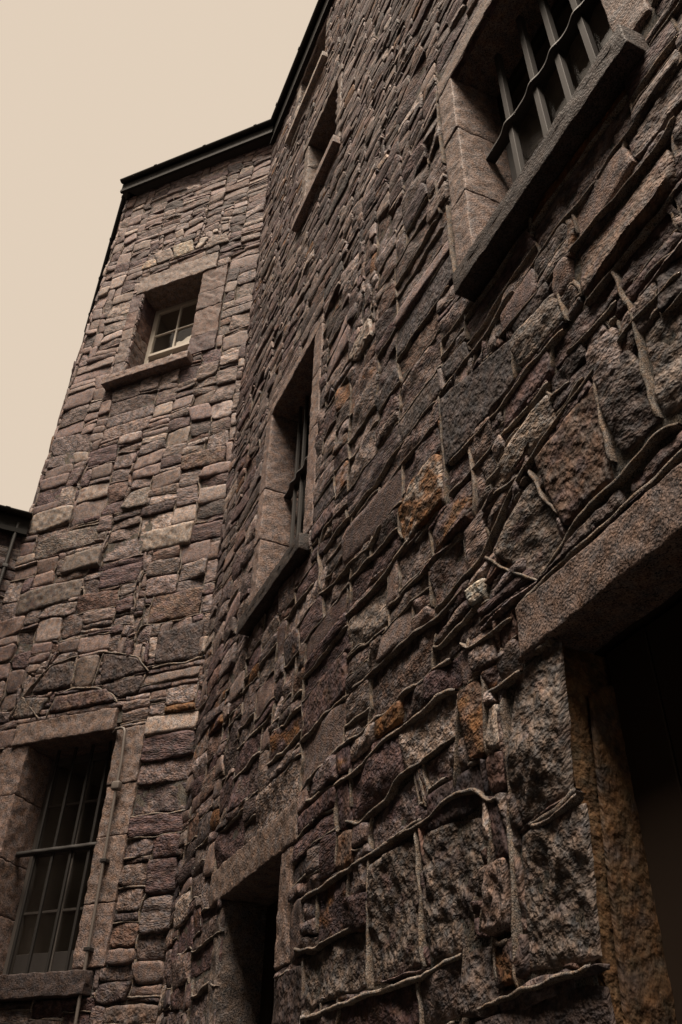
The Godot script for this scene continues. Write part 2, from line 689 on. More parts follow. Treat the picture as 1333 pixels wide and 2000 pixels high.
func warped(spec: Dictionary, beds: Array, u: float, v: float) -> Vector2:
	var near := 9.0
	for h in spec.holes:
		var dx: float = maxf(maxf(h.position.x - u, u - h.end.x), 0.0)
		var dy: float = maxf(maxf(h.position.y - v, v - h.end.y), 0.0)
		near = minf(near, maxf(dx, dy))
	near = minf(near, minf(minf(u - spec.u0, spec.u1 - u), spec.v1 - v))
	var k := clampf(near / 0.25, 0.0, 1.0)
	var wp: Vector2 = spec.warp
	var p := Vector2(u, v + bed_shift(beds, u, v) * clampf(near / 0.1, 0.0, 1.0))
	p.x += k * wp.x * n_warp.get_noise_2d(u * 100.0 + 50.0, v * 260.0)
	p.y += k * wp.y * (n_warp.get_noise_2d(u * 60.0, v * 60.0 + 400.0) + 0.8 * n_mid.get_noise_2d(u * 60.0, v * 60.0))
	return p

# ------------------------------------------------------------------ colours of stone (linear)
const GREY := Color(0.202, 0.161, 0.145)
const WARM := Color(0.224, 0.170, 0.148)
const DARK := Color(0.094, 0.070, 0.066)
const PURPLE := Color(0.126, 0.083, 0.080)
const SLATE := Color(0.086, 0.070, 0.068)
const RED := Color(0.175, 0.110, 0.086)
const RUST := Color(0.210, 0.100, 0.042)
const PALE := Color(0.375, 0.304, 0.262)
const WHITE := Color(0.560, 0.500, 0.430)
const SOOT := Color(0.060, 0.046, 0.043)
const GRANITE := Color(0.275, 0.202, 0.176)

func pick(list: Array) -> Color:
	var total := 0.0
	for k in range(1, list.size(), 2): total += list[k]
	var r := rng.randf() * total
	for k in range(0, list.size(), 2):
		r -= list[k + 1]
		if r <= 0.0:
			var f := rng.randf_range(0.8, 1.2)
			var c: Color = list[k]
			return Color(c.r * f, c.g * f * 0.97, c.b * f * rng.randf_range(0.97, 1.06))
	return list[0]

func near_b(u: float, v: float) -> float:
	return clampf((8.6 - v) / 3.2, 0.0, 1.0) * clampf((7.5 - u) / 2.5, 0.5, 1.0)

func look_b(u: float, v: float) -> Dictionary:
	var q := near_b(u, v)
	var kind := 0
	var r := rng.randf()
	if q > 0.4:
		kind = 0 if r < 0.66 else (1 if r < 0.76 else (2 if r < 0.88 else 3))
	else:
		kind = 1 if r < 0.48 else (0 if r < 0.88 else (2 if r < 0.95 else 3))
	var c := pick([GREY, 3.6, WARM, 2.4, PURPLE, 2.6, DARK, 1.6, RED, 0.6, PALE, 0.9, RUST, 0.12])
	if kind == 3: c = pick([GRANITE, 2.0, WARM, 1.0])
	if kind == 2: c = pick([SLATE, 2.0, PURPLE, 1.0, RED, 0.6])
	var c2 := pick([PURPLE, 2.0, DARK, 2.0, RED, 1.0, RUST, 0.6, GREY, 2.0])
	var amp: float = [lerpf(0.012, 0.017, q), 0.013, 0.006, 0.005][kind]
	return {"kind": kind, "col": c, "col2": c2, "share": rng.randf_range(-0.1, 0.35), "p": rng.randf_range(0.002, lerpf(0.018, 0.017, q)), "tilt": lerpf(0.008, 0.009, q), "amp": amp,
		"low": lerpf(-0.026, -0.020, q), "r": lerpf(0.008, 0.008, q), "warp": 0.010, "steep": lerpf(0.15, 0.19, q)}

func size_b(u: float, v: float) -> Vector4:
	var q := near_b(u, v)
	return Vector4(lerpf(0.04, 0.09, q), lerpf(0.16, 0.28, q), lerpf(0.20, 0.18, q), lerpf(0.95, 0.72, q))

func cell_b(u: float, v: float) -> float:
	var d := Vector3(u, v - 1.6, DIST).length()
	return clampf(d * 0.0058, 0.014, 0.05)

func pointing_b(u: float, v: float) -> Vector4:
	var q := near_b(u, v)
	return Vector4(lerpf(0.16, 0.97, q), lerpf(0.20, 0.85, q), lerpf(0.006, 0.0088, q), lerpf(-0.002, 0.006, q))

func look_a(u: float, v: float) -> Dictionary:
	var r := rng.randf()
	var kind := 0 if r < 0.45 else (1 if r < 0.66 else (2 if r < 0.76 else 3))
	if u > 1.9: kind = 3 if r < 0.6 else 0
	var c := pick([GREY, 3.6, WARM, 2.4, PURPLE, 2.0, DARK, 1.3, RED, 0.5, PALE, 1.3, RUST, 0.05])
	if kind == 3: c = pick([GRANITE, 2.0, WARM, 1.0, PALE, 0.4])
	var c2 := pick([PURPLE, 2.0, WARM, 2.0, RED, 0.7, GREY, 2.0, DARK, 1.0])
	var amp: float = [0.012, 0.014, 0.006, 0.007][kind]
	return {"kind": kind, "col": c, "col2": c2, "share": rng.randf_range(-0.1, 0.3), "p": rng.randf_range(0.003, 0.022), "tilt": 0.008, "amp": amp, "low": -0.030, "r": 0.008, "warp": 0.010, "steep": 0.16}

func size_a(u: float, v: float) -> Vector4:
	if u > 2.2: return Vector4(0.16, 0.30, 0.22, 0.46)
	if v > 11.6: return Vector4(0.05, 0.19, 0.26, 1.05)
	return Vector4(0.055, 0.29, 0.28, 1.15)

func pointing_a(u: float, v: float) -> Vector4:
	return Vector4(0.34, 0.6, 0.0085, 0.004) if v < 8.0 else Vector4(0.14, 0.40, 0.008, 0.002)

# ------------------------------------------------------------------ openings
func room(parent: Node3D, u0: float, u1: float, v0: float, v1: float, w0: float, deep: float) -> void:
	var m := MB.new()
	var t := 0.08
	block(m, u0 - t, u1 + t, v0 - t, v1 + t, w0 - deep - t, w0 - deep, 9.0, 0.001, 0.0, Color.WHITE)
	block(m, u0 - t, u0, v0, v1, w0 - deep, w0, 9.0, 0.001, 0.0, Color.WHITE)
	block(m, u1, u1 + t, v0, v1, w0 - deep, w0, 9.0, 0.001, 0.0, Color.WHITE)
	block(m, u0 - t, u1 + t, v1, v1 + t, w0 - deep, w0, 9.0, 0.001, 0.0, Color.WHITE)
	block(m, u0 - t, u1 + t, v0 - t, v0, w0 - deep, w0, 9.0, 0.001, 0.0, Color.WHITE)
	build("room", [m, M.room], parent)

func dressed(parent: Node3D, called: String, u0: float, u1: float, v0: float, v1: float, w0: float, w1: float, amp := 0.006, cell := 0.03, tone := GRANITE, slope := 0.0, r := 0.012) -> void:
	var m := MB.new()
	var k := rng.randf_range(0.86, 1.14)
	block(m, u0, u1, v0, v1, w0, w1, cell, r, amp, Color(tone.r * k, tone.g * k, tone.b * k), slope)
	build(called, [m, M.granite], parent)

func jamb(parent: Node3D, u0: float, u1: float, v0: float, v1: float, w0: float, heights: Array, amp := 0.006, cell := 0.03, step := 0.0, outer := 1, tone := GRANITE, mixed := false) -> void:
	# blocks one above the other; step lengthens every other block on its outer side
	var y := v0
	var k := 0
	while y < v1 - 0.02:
		var h: float = heights[k % heights.size()]
		var top := minf(y + h, v1)
		if v1 - top < 0.12: top = v1
		var s := step if k % 2 == 0 else 0.0
		if mixed: tone = pick([GREY, 2.0, WARM, 2.0, RED, 1.0, PURPLE, 1.0, GRANITE, 1.0])
		dressed(parent, "jamb_block", u0 - (s if outer < 0 else 0.0), u1 + (s if outer > 0 else 0.0), y + 0.002, top - 0.002, w0, 0.008 + rng.randf_range(0, 0.014), amp, cell, tone)
		y = top
		k += 1

func wavy_bar(parent: Node3D, u0: float, u1: float, v: float, w: float, at: Array, thick := 0.012, half := 0.032, swell := 0.020) -> void:
	var m := MB.new()
	var top := PackedVector3Array()
	var uv := PackedVector2Array()
	var cs := PackedColorArray()
	var steps := int((u1 - u0) / 0.015)
	for k in steps + 1:
		var u := u0 + (u1 - u0) * k / steps
		var hw := half
		for b in at:
			hw += swell * exp(-pow((u - b) / 0.05, 2.0))
		for s in [[-1, 1], [-1, -1], [1, -1], [1, 1], [-1, 1]]:
			top.append(Vector3(-u, v + s[1] * thick, w + s[0] * hw))
			uv.append(Vector2(u, 0))
			cs.append(Color.WHITE)
	m.grid(top, uv, cs, 5, steps + 1)
	build("cross_bar", [m, M.iron], parent)

func bars(parent: Node3D, at: Array, v0: float, v1: float, w: float, half := 0.014, mat = null) -> void:
	for u in at:
		var m := MB.new()
		block(m, u - half, u + half, v0, v1, w - half, w + half, 9.0, 0.004, 0.0, Color.WHITE)
		build("window_bar", [m, M.bar if mat == null else mat], parent)

func sash(parent: Node3D, u0: float, u1: float, v0: float, v1: float, w: float, ups: Array, flats: Array, meet: float, mat: Material) -> MeshInstance3D:
	var f := MB.new()
	bevel_box(f, u0, u0 + 0.07, v0, v1, w - 0.05, w)
	bevel_box(f, u1 - 0.07, u1, v0, v1, w - 0.05, w)
	bevel_box(f, u0 + 0.07, u1 - 0.07, v1 - 0.07, v1, w - 0.05, w - 0.002)
	bevel_box(f, u0 + 0.07, u1 - 0.07, v0, v0 + 0.08, w - 0.05, w - 0.002)
	var o := build("sash_window", [f, mat], parent)
	var r := MB.new()
	bevel_box(r, u0 + 0.06, u1 - 0.06, meet - 0.025, meet + 0.025, w - 0.06, w + 0.022)
	build("meeting_rail", [r, mat], o)
	for u in ups:
		var a := MB.new()
		bevel_box(a, u - 0.014, u + 0.014, v0 + 0.08, v1 - 0.07, w - 0.045, w - 0.012)
		build("glazing_bar", [a, mat], o)
	for v in flats:
		var a := MB.new()
		bevel_box(a, u0 + 0.07, u1 - 0.07, v - 0.011, v + 0.011, w - 0.043, w - 0.014)
		build("glazing_bar", [a, mat], o)
	var xs := [u0 + 0.07] + ups + [u1 - 0.07]
	var ys := [v0 + 0.08] + flats + [meet, v1 - 0.07]
	xs.sort(); ys.sort()
	for a in xs.size() - 1:
		for b in ys.size() - 1:
			var g := MB.new()
			var tl := rng.randf_range(-0.004, 0.004)
			g.grid(PackedVector3Array([Vector3(-xs[a], ys[b], w - 0.03), Vector3(-xs[a + 1], ys[b], w - 0.03 + tl), Vector3(-xs[a], ys[b + 1], w - 0.03), Vector3(-xs[a + 1], ys[b + 1], w - 0.03 + tl)]),
				PackedVector2Array([Vector2.ZERO, Vector2.RIGHT, Vector2.DOWN, Vector2.ONE]), PackedColorArray([Color.WHITE, Color.WHITE, Color.WHITE, Color.WHITE]), 2, 2)
			build("pane", [g, M.glass], o)
	return o

# gutter, fascia and soffit along u0..u1 with the ends mitred by ends (how far they run on)
func eave(parent: Node3D, u0: float, u1: float, out: float, wall_top: float, board := 0.10) -> void:
	var s := MB.new()
	bevel_box(s, u0, u1, wall_top - 0.01, wall_top + 0.03, -0.4, out)
	build("soffit", [s, M.soffit], parent)
	var f := MB.new()
	bevel_box(f, u0, u1, wall_top - 0.03, wall_top + board + 0.12, out, out + 0.02)
	bevel_box(f, u0, u1, wall_top - 0.045, wall_top + 0.02, out - 0.01, out + 0.034)

	build("fascia", [f, M.gutter], parent)
	var rad := 0.045
	var g := MB.new()
	var pts := PackedVector3Array()
	var uv := PackedVector2Array()
	var cs := PackedColorArray()
	for k in 2:
		for e in 18:
			var t := PI * mini(e, 17 - e) / 8.0
			var rr := rad if e < 9 else rad - 0.006
			pts.append(Vector3(-(u0 if k == 0 else u1), wall_top + board + 0.12 - sin(t) * rr, out + 0.02 + rad - cos(t) * rr))
			uv.append(Vector2.ZERO); cs.append(Color.WHITE)
	g.grid(pts, uv, cs, 18, 2)
	var go := build("gutter", [g, M.gutter], parent)
	var u := u0 + 0.25
	while u < u1 - 0.1:
		var c := MB.new()
		var p2 := PackedVector3Array()
		var uv2 := PackedVector2Array()
		var c2 := PackedColorArray()
		for k in 4:
			for e in 9:
				var t := PI * e / 8.0
				var rr := rad + (0.009 if k == 1 or k == 2 else 0.0)
				p2.append(Vector3(-(u + (0.0 if k < 2 else 0.05)), wall_top + board + 0.121 - sin(t) * rr, out + 0.02 + rad - cos(t) * rr))
				uv2.append(Vector2.ZERO); c2.append(Color.WHITE)
		c.grid(p2, uv2, c2, 9, 4)
		build("gutter_joint", [c, M.gutter], go if parent.get_parent() == self else parent)
		u += 0.9
	var rf := MB.new()
	var q := PackedVector3Array()
	for k in 2:
		for e in [[out + 0.04, 0.16], [-3.4, 2.1], [-3.4, 2.04], [out + 0.04, 0.12]]:
			q.append(Vector3(-(u0 if k == 0 else u1), wall_top + board - 0.02 + e[1], e[0]))
	var z := PackedVector2Array(); z.resize(8)
	var zc := PackedColorArray(); zc.resize(8); zc.fill(Color.WHITE)
	rf.grid(q, z, zc, 4, 2)
	build("roof", [rf, M.slate], parent)

func axis(h: float) -> Array:
	return [Vector3(sin(h), 0, -cos(h)), Vector3(-cos(h), 0, -sin(h))]

# ------------------------------------------------------------------ the scene
func _ready() -> void:
	var F := Vector3(0, 0, 0)
	var cp := cos(PITCH)
	var sp := sin(PITCH)
	var cr := cos(ROLL)
	var sr := sin(ROLL)
	# what each world axis is in camera axes (x right, y down, z ahead), rolled
	var X := Vector3(cr, sr, 0)
	var U := Vector3(sr * cp, -cr * cp, sp)
	F = Vector3(-sr * sp, cr * sp, cp)
	cam_r = Vector3(X.x, U.x, -F.x)
	cam_d = Vector3(X.y, U.y, -F.y)
	cam_f = Vector3(X.z, U.z, -F.z)
	var cam := Camera3D.new()
	cam.name = "camera"
	cam.transform = Transform3D(Basis(cam_r, -cam_d, -cam_f), EYE)
	cam.fov = 60.605
	cam.near = 0.05
	cam.far = 400.0
	add_child(cam)
	cam.current = true

	var env := Environment.new()
	env.background_mode = Environment.BG_SKY
	var sky := Sky.new()
	var sm := ProceduralSkyMaterial.new()
	sm.sky_top_color = Color(0.885, 0.815, 0.735)
	sm.sky_horizon_color = Color(0.875, 0.805, 0.725)
	sm.sky_curve = 0.2
	sm.ground_bottom_color = Color(0.2, 0.18, 0.16)
	sm.ground_horizon_color = Color(0.3, 0.27, 0.24)
	sm.sun_angle_max = 1.0
	sky.sky_material = sm
	env.sky = sky
	env.background_energy_multiplier = 0.532
	env.tonemap_mode = Environment.TONE_MAPPER_LINEAR
	env.tonemap_exposure = 1.88
	env.sdfgi_enabled = true
	env.ssao_enabled = true
	env.ssil_enabled = true
	var we := WorldEnvironment.new()
	we.name = "world"
	we.environment = env
	add_child(we)

	var sun := DirectionalLight3D.new()
	sun.name = "overcast_sun"
	sun.light_energy = 1.6
	sun.light_color = Color(1.0, 0.93, 0.85)
	sun.light_angular_distance = 32.0
	sun.shadow_enabled = true
	var az := deg_to_rad(199.0)
	var el := deg_to_rad(67.0)
	var to_sun := Vector3(sin(az) * cos(el), sin(el), -cos(az) * cos(el))
	sun.look_at_from_position(to_sun * 30.0, Vector3.ZERO)
	add_child(sun)

	n_warp = noise(3, 0.012, 2)
	n_mid = noise(5, 0.055, 2)
	n_rock = noise(7, 0.055, 4, true)
	n_scoop = noise(21, 0.085, 2, false, FastNoiseLite.TYPE_CELLULAR)
	n_scoop.cellular_return_type = FastNoiseLite.RETURN_DISTANCE
	n_scoop.cellular_jitter = 1.0
	n_slate = noise(9, 0.050, 4, true)
	n_fine = noise(13, 0.30, 3)
	n_tone = noise(17, 0.055, 4)
	make_materials()

	var ground := MeshInstance3D.new()
	ground.name = "courtyard_ground"
	var gp := PlaneMesh.new()
	gp.size = Vector2(300, 300)
	gp.material = M.earth
	ground.mesh = gp
	ground.set_meta("kind", "structure")
	add_child(ground)

	var bx := axis(HEAD_B)
	var ax := axis(HEAD_A)
	var cx := axis(HEAD_C)
	var ob: Vector3 = -bx[1] * DIST
	var oa: Vector3 = ob + bx[0] * LEN_B
	var oc: Vector3 = oa + ax[0] * LEN_A
	stone_range(bx, ob)
	corner_wing(ax, oa, bx)
	low_range(cx, oc, bx)

func stone_range(bx: Array, ob: Vector3) -> void:
	var t := thing("stone_range", "tall dark rubble stone building running up the right side, with archway, doorway and barred windows", "building", bx[0], bx[1], ob)
	rng.seed = 101
	var arch := Rect2(0.45, 0.0, 1.62, 3.15)
	var door := Rect2(4.62, 0.0, 1.03, 3.13)
	var big := Rect2(1.08, 5.44, 1.17, 2.09)
	var mid := Rect2(4.57, 5.22, 1.02, 2.17)
	var two := Rect2(4.30, 10.06, 0.85, 1.42)
	var one := Rect2(4.85, 13.0, 0.92, 1.2)
	var open := [arch, door, big, mid, two, one]
	var holes := open + [Rect2(0.1, 3.15, 2.17, 0.21), Rect2(0.76, 7.53, 1.66, 0.2), Rect2(2.25, 5.44, 0.17, 2.09), Rect2(0.88, 5.3, 0.2, 2.23), Rect2(0.96, 5.24, 1.36, 0.2),
		Rect2(4.40, 5.22, 0.17, 2.17), Rect2(5.59, 5.22, 0.15, 2.17), Rect2(4.40, 7.39, 1.34, 0.12), Rect2(4.45, 5.06, 1.27, 0.16),
		Rect2(4.38, 3.13, 1.54, 0.23), Rect2(4.44, 2.55, 0.18, 0.58), Rect2(4.19, 9.9, 1.13, 0.16), Rect2(5.15, 10.06, 0.14, 1.4), Rect2(4.2, 11.48, 1.1, 0.1),
		Rect2(4.72, 12.86, 1.28, 0.14)]
	var beds := [
		[2.13, PackedFloat32Array([2.12, 2.14, 2.8, 2.11])],
		[2.28, PackedFloat32Array([2.79, 2.29, 3.01, 2.27, 4.23, 2.28])],
		[2.55, PackedFloat32Array([3.56, 2.55, 4.10, 2.55, 4.35, 2.59])],
		[2.81, PackedFloat32Array([2.45, 2.72, 2.55, 2.73, 2.62, 2.80, 3.03, 2.82, 4.37, 2.80])],
		[3.03, PackedFloat32Array([2.73, 3.05, 3.23, 3.06, 3.33, 3.0, 3.61, 2.98, 3.77, 3.04])],
		[3.27, PackedFloat32Array([2.72, 3.24, 3.32, 3.28, 3.67, 3.24, 4.29, 3.30])],
		[3.38, PackedFloat32Array([1.37, 3.39, 2.24, 3.36, 2.66, 3.42])],
		[3.69, PackedFloat32Array([1.16, 4.03, 1.63, 4.01, 2.0, 3.95, 2.3, 3.81, 2.44, 3.71, 2.84, 3.66, 3.71, 3.69])],
		[4.19, PackedFloat32Array([1.87, 4.20, 2.66, 4.20, 3.07, 4.2, 4.32, 4.18])],
		[4.37, PackedFloat32Array([1.05, 4.38, 1.73, 4.37, 2.64, 4.38])],
		[4.52, PackedFloat32Array([3.37, 4.53, 3.74, 4.52, 4.23, 4.57])],
		[4.72, PackedFloat32Array([0.97, 4.72, 1.83, 4.71, 2.14, 4.75])],
		[4.90, PackedFloat32Array([2.0, 4.93, 2.21, 4.88, 2.69, 4.89])]]
	var K := func(kind: int, c: Color, c2: Color, p: float, amp: float, share := 0.1) -> Dictionary: return {"kind": kind, "col": c, "col2": c2, "p": p * 0.7, "amp": amp, "share": share, "tilt": 0.005, "cell": 0.013}
	var features := [
		[[2.06, 4.40, 2.67, 4.37, 2.67, 4.86, 2.05, 4.66], K.call(2, SLATE, DARK, 0.022, 0.010)],
		[[1.65, 3.53, 1.90, 3.50, 2.05, 3.90, 1.64, 3.96], K.call(2, RED, PURPLE, 0.025, 0.014, 0.25)],
		[[2.71, 4.18, 3.15, 4.22, 3.17, 4.54, 2.70, 4.55], K.call(0, RUST, PALE, 0.045, 0.016, 0.3)],
		[[1.88, 3.98, 2.32, 3.98, 2.40, 4.05, 1.89, 4.17], K.call(0, PALE, GREY, 0.035, 0.009)],
		[[1.92, 3.48, 2.12, 3.41, 2.40, 3.70, 2.07, 3.85], K.call(0, GREY, PURPLE, 0.025, 0.014)],
		[[1.42, 3.58, 1.62, 3.58, 1.62, 3.95, 1.42, 3.97], K.call(0, DARK, GREY, 0.03, 0.016)],
		[[1.10, 3.53, 1.39, 3.58, 1.40, 3.98, 1.10, 3.97], K.call(0, GREY, WARM, 0.03, 0.016)],
		[[1.04, 4.41, 1.58, 4.39, 1.60, 4.67, 1.04, 4.64], K.call(0, RED, PURPLE, 0.03, 0.007, 0.2)],
		[[1.72, 4.40, 2.04, 4.42, 2.03, 4.64, 1.72, 4.63], K.call(0, GREY, PALE, 0.03, 0.014)],
		[[2.45, 3.50, 2.56, 3.53, 2.57, 3.62, 2.42, 3.62], K.call(0, WHITE, PALE, 0.03, 0.004)],
		[[3.46, 6.19, 3.72, 6.17, 3.83, 6.36, 3.48, 6.46], K.call(3, PALE, RED, 0.035, 0.02, 0.25)],
		[[2.48, 3.94, 2.83, 3.98, 2.84, 4.15, 2.48, 4.17], K.call(0, PURPLE, RUST, 0.025, 0.011, 0.3)],
		[[2.54, 2.90, 2.68, 2.91, 2.67, 3.22, 2.54, 3.23], K.call(0, RED, RUST, 0.03, 0.007, 0.45)],
		[[3.19, 3.30, 3.45, 3.31, 3.46, 3.42, 3.19, 3.41], K.call(2, RUST, RED, 0.022, 0.01, 0.2)],
		[[2.43, 2.88, 2.51, 2.89, 2.50, 3.06, 2.43, 3.06], K.call(3, PALE, WHITE, 0.03, 0.02)],
		[[3.68, 2.82, 3.86, 2.83, 3.86, 3.01, 3.68, 2.99], K.call(2, RED, RUST, 0.022, 0.006, 0.15)],
		[[3.08, 2.31, 3.51, 2.30, 3.51, 2.78, 3.08, 2.78], K.call(0, GREY, PURPLE, 0.03, 0.020, 0.2)],
		[[2.70, 2.31, 3.05, 2.30, 3.06, 2.78, 2.58, 2.72], K.call(0, GREY, DARK, 0.03, 0.022, 0.25)],
		[[2.49, 2.30, 2.65, 2.30, 2.57, 2.52, 2.46, 2.53], K.call(3, GRANITE, RED, 0.03, 0.03, 0.2)],
		[[3.54, 2.31, 4.24, 2.31, 4.26, 2.55, 3.54, 2.54], K.call(0, GREY, DARK, 0.02, 0.016, 0.2)],
		[[2.085, 2.60, 2.41, 2.60, 2.38, 3.12, 2.085, 3.15], K.call(0, GREY, GRANITE, 0.03, 0.018, 0.1)],
		[[2.085, 2.15, 2.43, 2.17, 2.42, 2.58, 2.085, 2.58], K.call(0, GREY, GRANITE, 0.03, 0.020, 0.1)],
		[[2.085, 1.70, 2.80, 1.70, 2.79, 2.09, 2.085, 2.12], K.call(0, DARK, GREY, 0.02, 0.011)],
		[[3.31, 3.86, 3.74, 3.90, 3.79, 4.15, 3.31, 4.14], K.call(0, GREY, PALE, 0.03, 0.011, 0.2)],
		[[3.16, 7.96, 3.31, 7.99, 3.36, 8.12, 3.16, 8.06], K.call(2, Color(0.40, 0.29, 0.22), WARM, 0.04, 0.008)],
		[[1.02, 3.40, 1.60, 3.40, 1.60, 3.48, 1.02, 3.48], K.call(0, PURPLE, DARK, 0.034, 0.016)],
		[[1.62, 3.39, 2.14, 3.38, 2.02, 3.42, 1.64, 3.48], K.call(0, DARK, GREY, 0.034, 0.016)],
		[[4.20, 2.0, 4.58, 2.0, 4.58, 2.53, 4.26, 2.53], K.call(2, DARK, PURPLE, 0.01, 0.01)],
	]
	var lines := [
		[1.16,4.03,1.39,4.04,1.63,4.01,1.80,3.99,2.00,3.95,2.17,3.89,2.30,3.81,2.44,3.71,2.65,3.70,2.84,3.67],
		[1.34,3.50,1.44,3.53,1.62,3.50,1.86,3.49,1.96,3.44,2.10,3.39],
		[0.9,3.39,1.37,3.39,1.53,3.38,1.73,3.38,1.94,3.38,2.24,3.36],
		[1.73,4.37,1.96,4.38,2.21,4.35,2.38,4.36,2.64,4.38],
		[1.87,4.20,2.04,4.18,2.24,4.20,2.45,4.19,2.66,4.20],
		[2.13,3.91,2.36,3.95,2.45,3.91],
		[2.00,4.94,2.21,4.88,2.41,4.88,2.69,4.89],
		[2.69,4.89,2.68,4.58,2.68,4.30,2.69,4.17],
		[1.63,3.97,1.64,3.77,1.64,3.59],
		[1.42,4.37,1.39,4.07,1.41,3.79,1.41,3.59],
		[1.72,4.64,1.70,4.39], [2.05,4.65,2.07,4.41],
		[2.46,4.33,2.44,4.12,2.47,3.95],
		[2.07,3.89,2.00,3.69,1.90,3.51],
		[2.42,3.70,2.31,3.57,2.11,3.39],
		[1.44,4.21,1.58,4.20,1.74,4.23],
		[1.62,4.73,1.76,4.71,1.97,4.74,2.14,4.75],
		[2.59,3.65,2.80,3.63,3.06,3.67,3.39,3.68,3.71,3.69],
		[2.72,3.24,2.86,3.28,2.93,3.26,3.11,3.26,3.32,3.28,3.67,3.24,4.29,3.30],
		[2.73,3.05,2.99,3.05,3.23,3.06,3.33,3.00,3.61,2.98,3.77,3.04],
		[2.45,2.72,2.55,2.73,2.62,2.80,2.79,2.83,3.03,2.80,3.34,2.82],
		[2.69,3.20,2.72,3.05,2.77,2.86], [2.51,3.22,2.52,3.05,2.53,2.89],
		[2.40,3.06,2.41,2.95,2.40,2.81,2.44,2.57],
		[2.66,3.42,2.59,3.36,2.41,3.34,2.29,3.34], [2.28,3.11,2.40,3.11,2.50,3.12],
		[3.03,2.82,3.36,2.81,3.67,2.81,4.00,2.81,4.37,2.80],
		[3.56,2.55,3.89,2.56,4.10,2.55,4.35,2.59],
		[2.79,2.29,3.01,2.27,3.26,2.27,3.66,2.28,4.23,2.28],
		[2.12,2.14,2.32,2.13,2.49,2.13,2.80,2.11],
		[2.43,2.63,2.45,2.39,2.48,2.14], [2.55,2.67,2.58,2.50,2.67,2.32],
		[3.08,2.79,3.06,2.53,3.06,2.30], [3.52,2.80,3.52,2.30],
		[3.07,4.22,3.36,4.17,3.51,4.17,3.87,4.19,4.04,4.18,4.32,4.18],
		[3.37,4.53,3.51,4.47,3.74,4.52,3.95,4.51,4.23,4.57],
		[3.84,5.02,4.20,5.07,4.26,4.92,4.21,4.61],
		[2.44,7.68,2.45,7.01,2.44,6.75], [2.55,6.70,2.53,6.32], [2.45,6.29,2.45,5.79,2.43,5.46],
		[1.05,4.38,1.25,4.36,1.42,4.37,1.59,4.36],
		[0.97,4.72,1.05,4.67,1.19,4.68,1.38,4.70,1.59,4.72,1.83,4.71],
		[1.42,4.37,1.41,4.24,1.40,4.13]]
	rubble_wall(t, {"u0": -1.0, "u1": LEN_B, "v0": 0.0, "v1": EAVE - 0.2, "holes": holes, "open": open, "features": features, "beds": beds, "lines": lines, "size": size_b, "look": look_b,
		"levels": [1.7, 1.9, 2.13, 2.28, 2.55, 2.81, 3.03, 3.27, 3.38, 3.69, 3.95, 4.19, 4.37, 4.52, 4.72, 4.90],
		"cell": cell_b, "warp": Vector2(0.05, 0.035), "pointing": pointing_b, "node": t, "bed": -0.013, "line_base": 0.011}, 2024)
	rng.seed = 77
	# archway
	dressed(t, "lintel", 0.12, 2.26, 3.152, 3.36, -0.2, 0.02, 0.007, 0.025)
	var head := MB.new()
	bevel_box(head, 0.2, 2.3, 3.165, 3.33, -0.52, -0.205)
	build("timber_head", [head, M.wood], t)
	var rv := MB.new()
	stone(rv, [Vector2(0.0, 0.0), Vector2(3.0, 0.0), Vector2(3.0, 3.15), Vector2(0.0, 3.15)], 0.03, {"kind": 2, "col": Color(0.125, 0.070, 0.034), "col2": Color(0.085, 0.058, 0.044), "share": 0.3, "p": 0.0, "tilt": 0.0,
		"amp": 0.012, "low": -0.01, "r": 0.02, "gap": 0.0, "warp": 0.0})
	for k in rv.v.size():
		var a: Vector3 = rv.v[k]
		rv.v[k] = Vector3(-2.085 + a.z, a.y, a.x - 0.02)
		var b: Vector3 = rv.n[k]
		rv.n[k] = Vector3(b.z, b.y, b.x)
	for k in range(0, rv.i.size(), 3):
		var sw: int = rv.i[k + 1]
		rv.i[k + 1] = rv.i[k + 2]
		rv.i[k + 2] = sw
	block(rv, 2.12, 2.4, 0.0, 3.15, -3.0, -0.03, 9.0, 0.005, 0.0, Color(0.15, 0.09, 0.045))
	build("passage_wall", [rv, M.rock], t)
	var rv2 := MB.new()
	block(rv2, 0.15, 0.445, 0.0, 3.15, -3.0, -0.0, 0.2, 0.02, 0.012, Color(0.17, 0.12, 0.08))
	block(rv2, 0.15, 2.4, 3.16, 3.4, -3.0, -0.51, 0.3, 0.02, 0.0, Color(0.15, 0.13, 0.11))
	block(rv2, 0.15, 2.4, 0.0, 3.4, -3.3, -3.0, 0.5, 0.02, 0.0, Color(0.15, 0.13, 0.11))
	build("passage_wall", [rv2, M.granite], t)
	var pd := Node3D.new()
	pd.name = "passage_door"
	t.add_child(pd)
	for k in 8:
		var pm := MB.new()
		bevel_box(pm, 0.455 + k * 0.205, 0.455 + k * 0.205 + 0.199, 0.03, 3.14, -0.28, -0.222 + 0.003 * (k % 3))
		build("plank", [pm, M.wood], pd)
	# doorway
	dressed(t, "lintel", 4.38, 5.92, 3.132, 3.36, -0.4, 0.02, 0.008, 0.02)
	dressed(t, "jamb_block", 4.44, 4.62, 2.55, 3.13, -0.4, 0.012, 0.008, 0.02)
	dressed(t, "jamb_block", 4.46, 4.62, 0.0, 2.546, -0.4, 0.006, 0.008, 0.04, DARK)
	dressed(t, "jamb_block", 5.65, 5.76, 2.0, 3.13, -0.4, 0.008, 0.010, 0.02, GREY)
	dressed(t, "jamb_block", 5.65, 5.76, 0.0, 1.996, -0.4, 0.008, 0.010, 0.04, GREY)
	var dm := MB.new()
	for k in 5:
		bevel_box(dm, 4.63 + k * 0.204, 4.63 + k * 0.204 + 0.2, 0.05, 3.12, -0.36, -0.30 + 0.002 * k)
	build("door", [dm, M.wood], t)
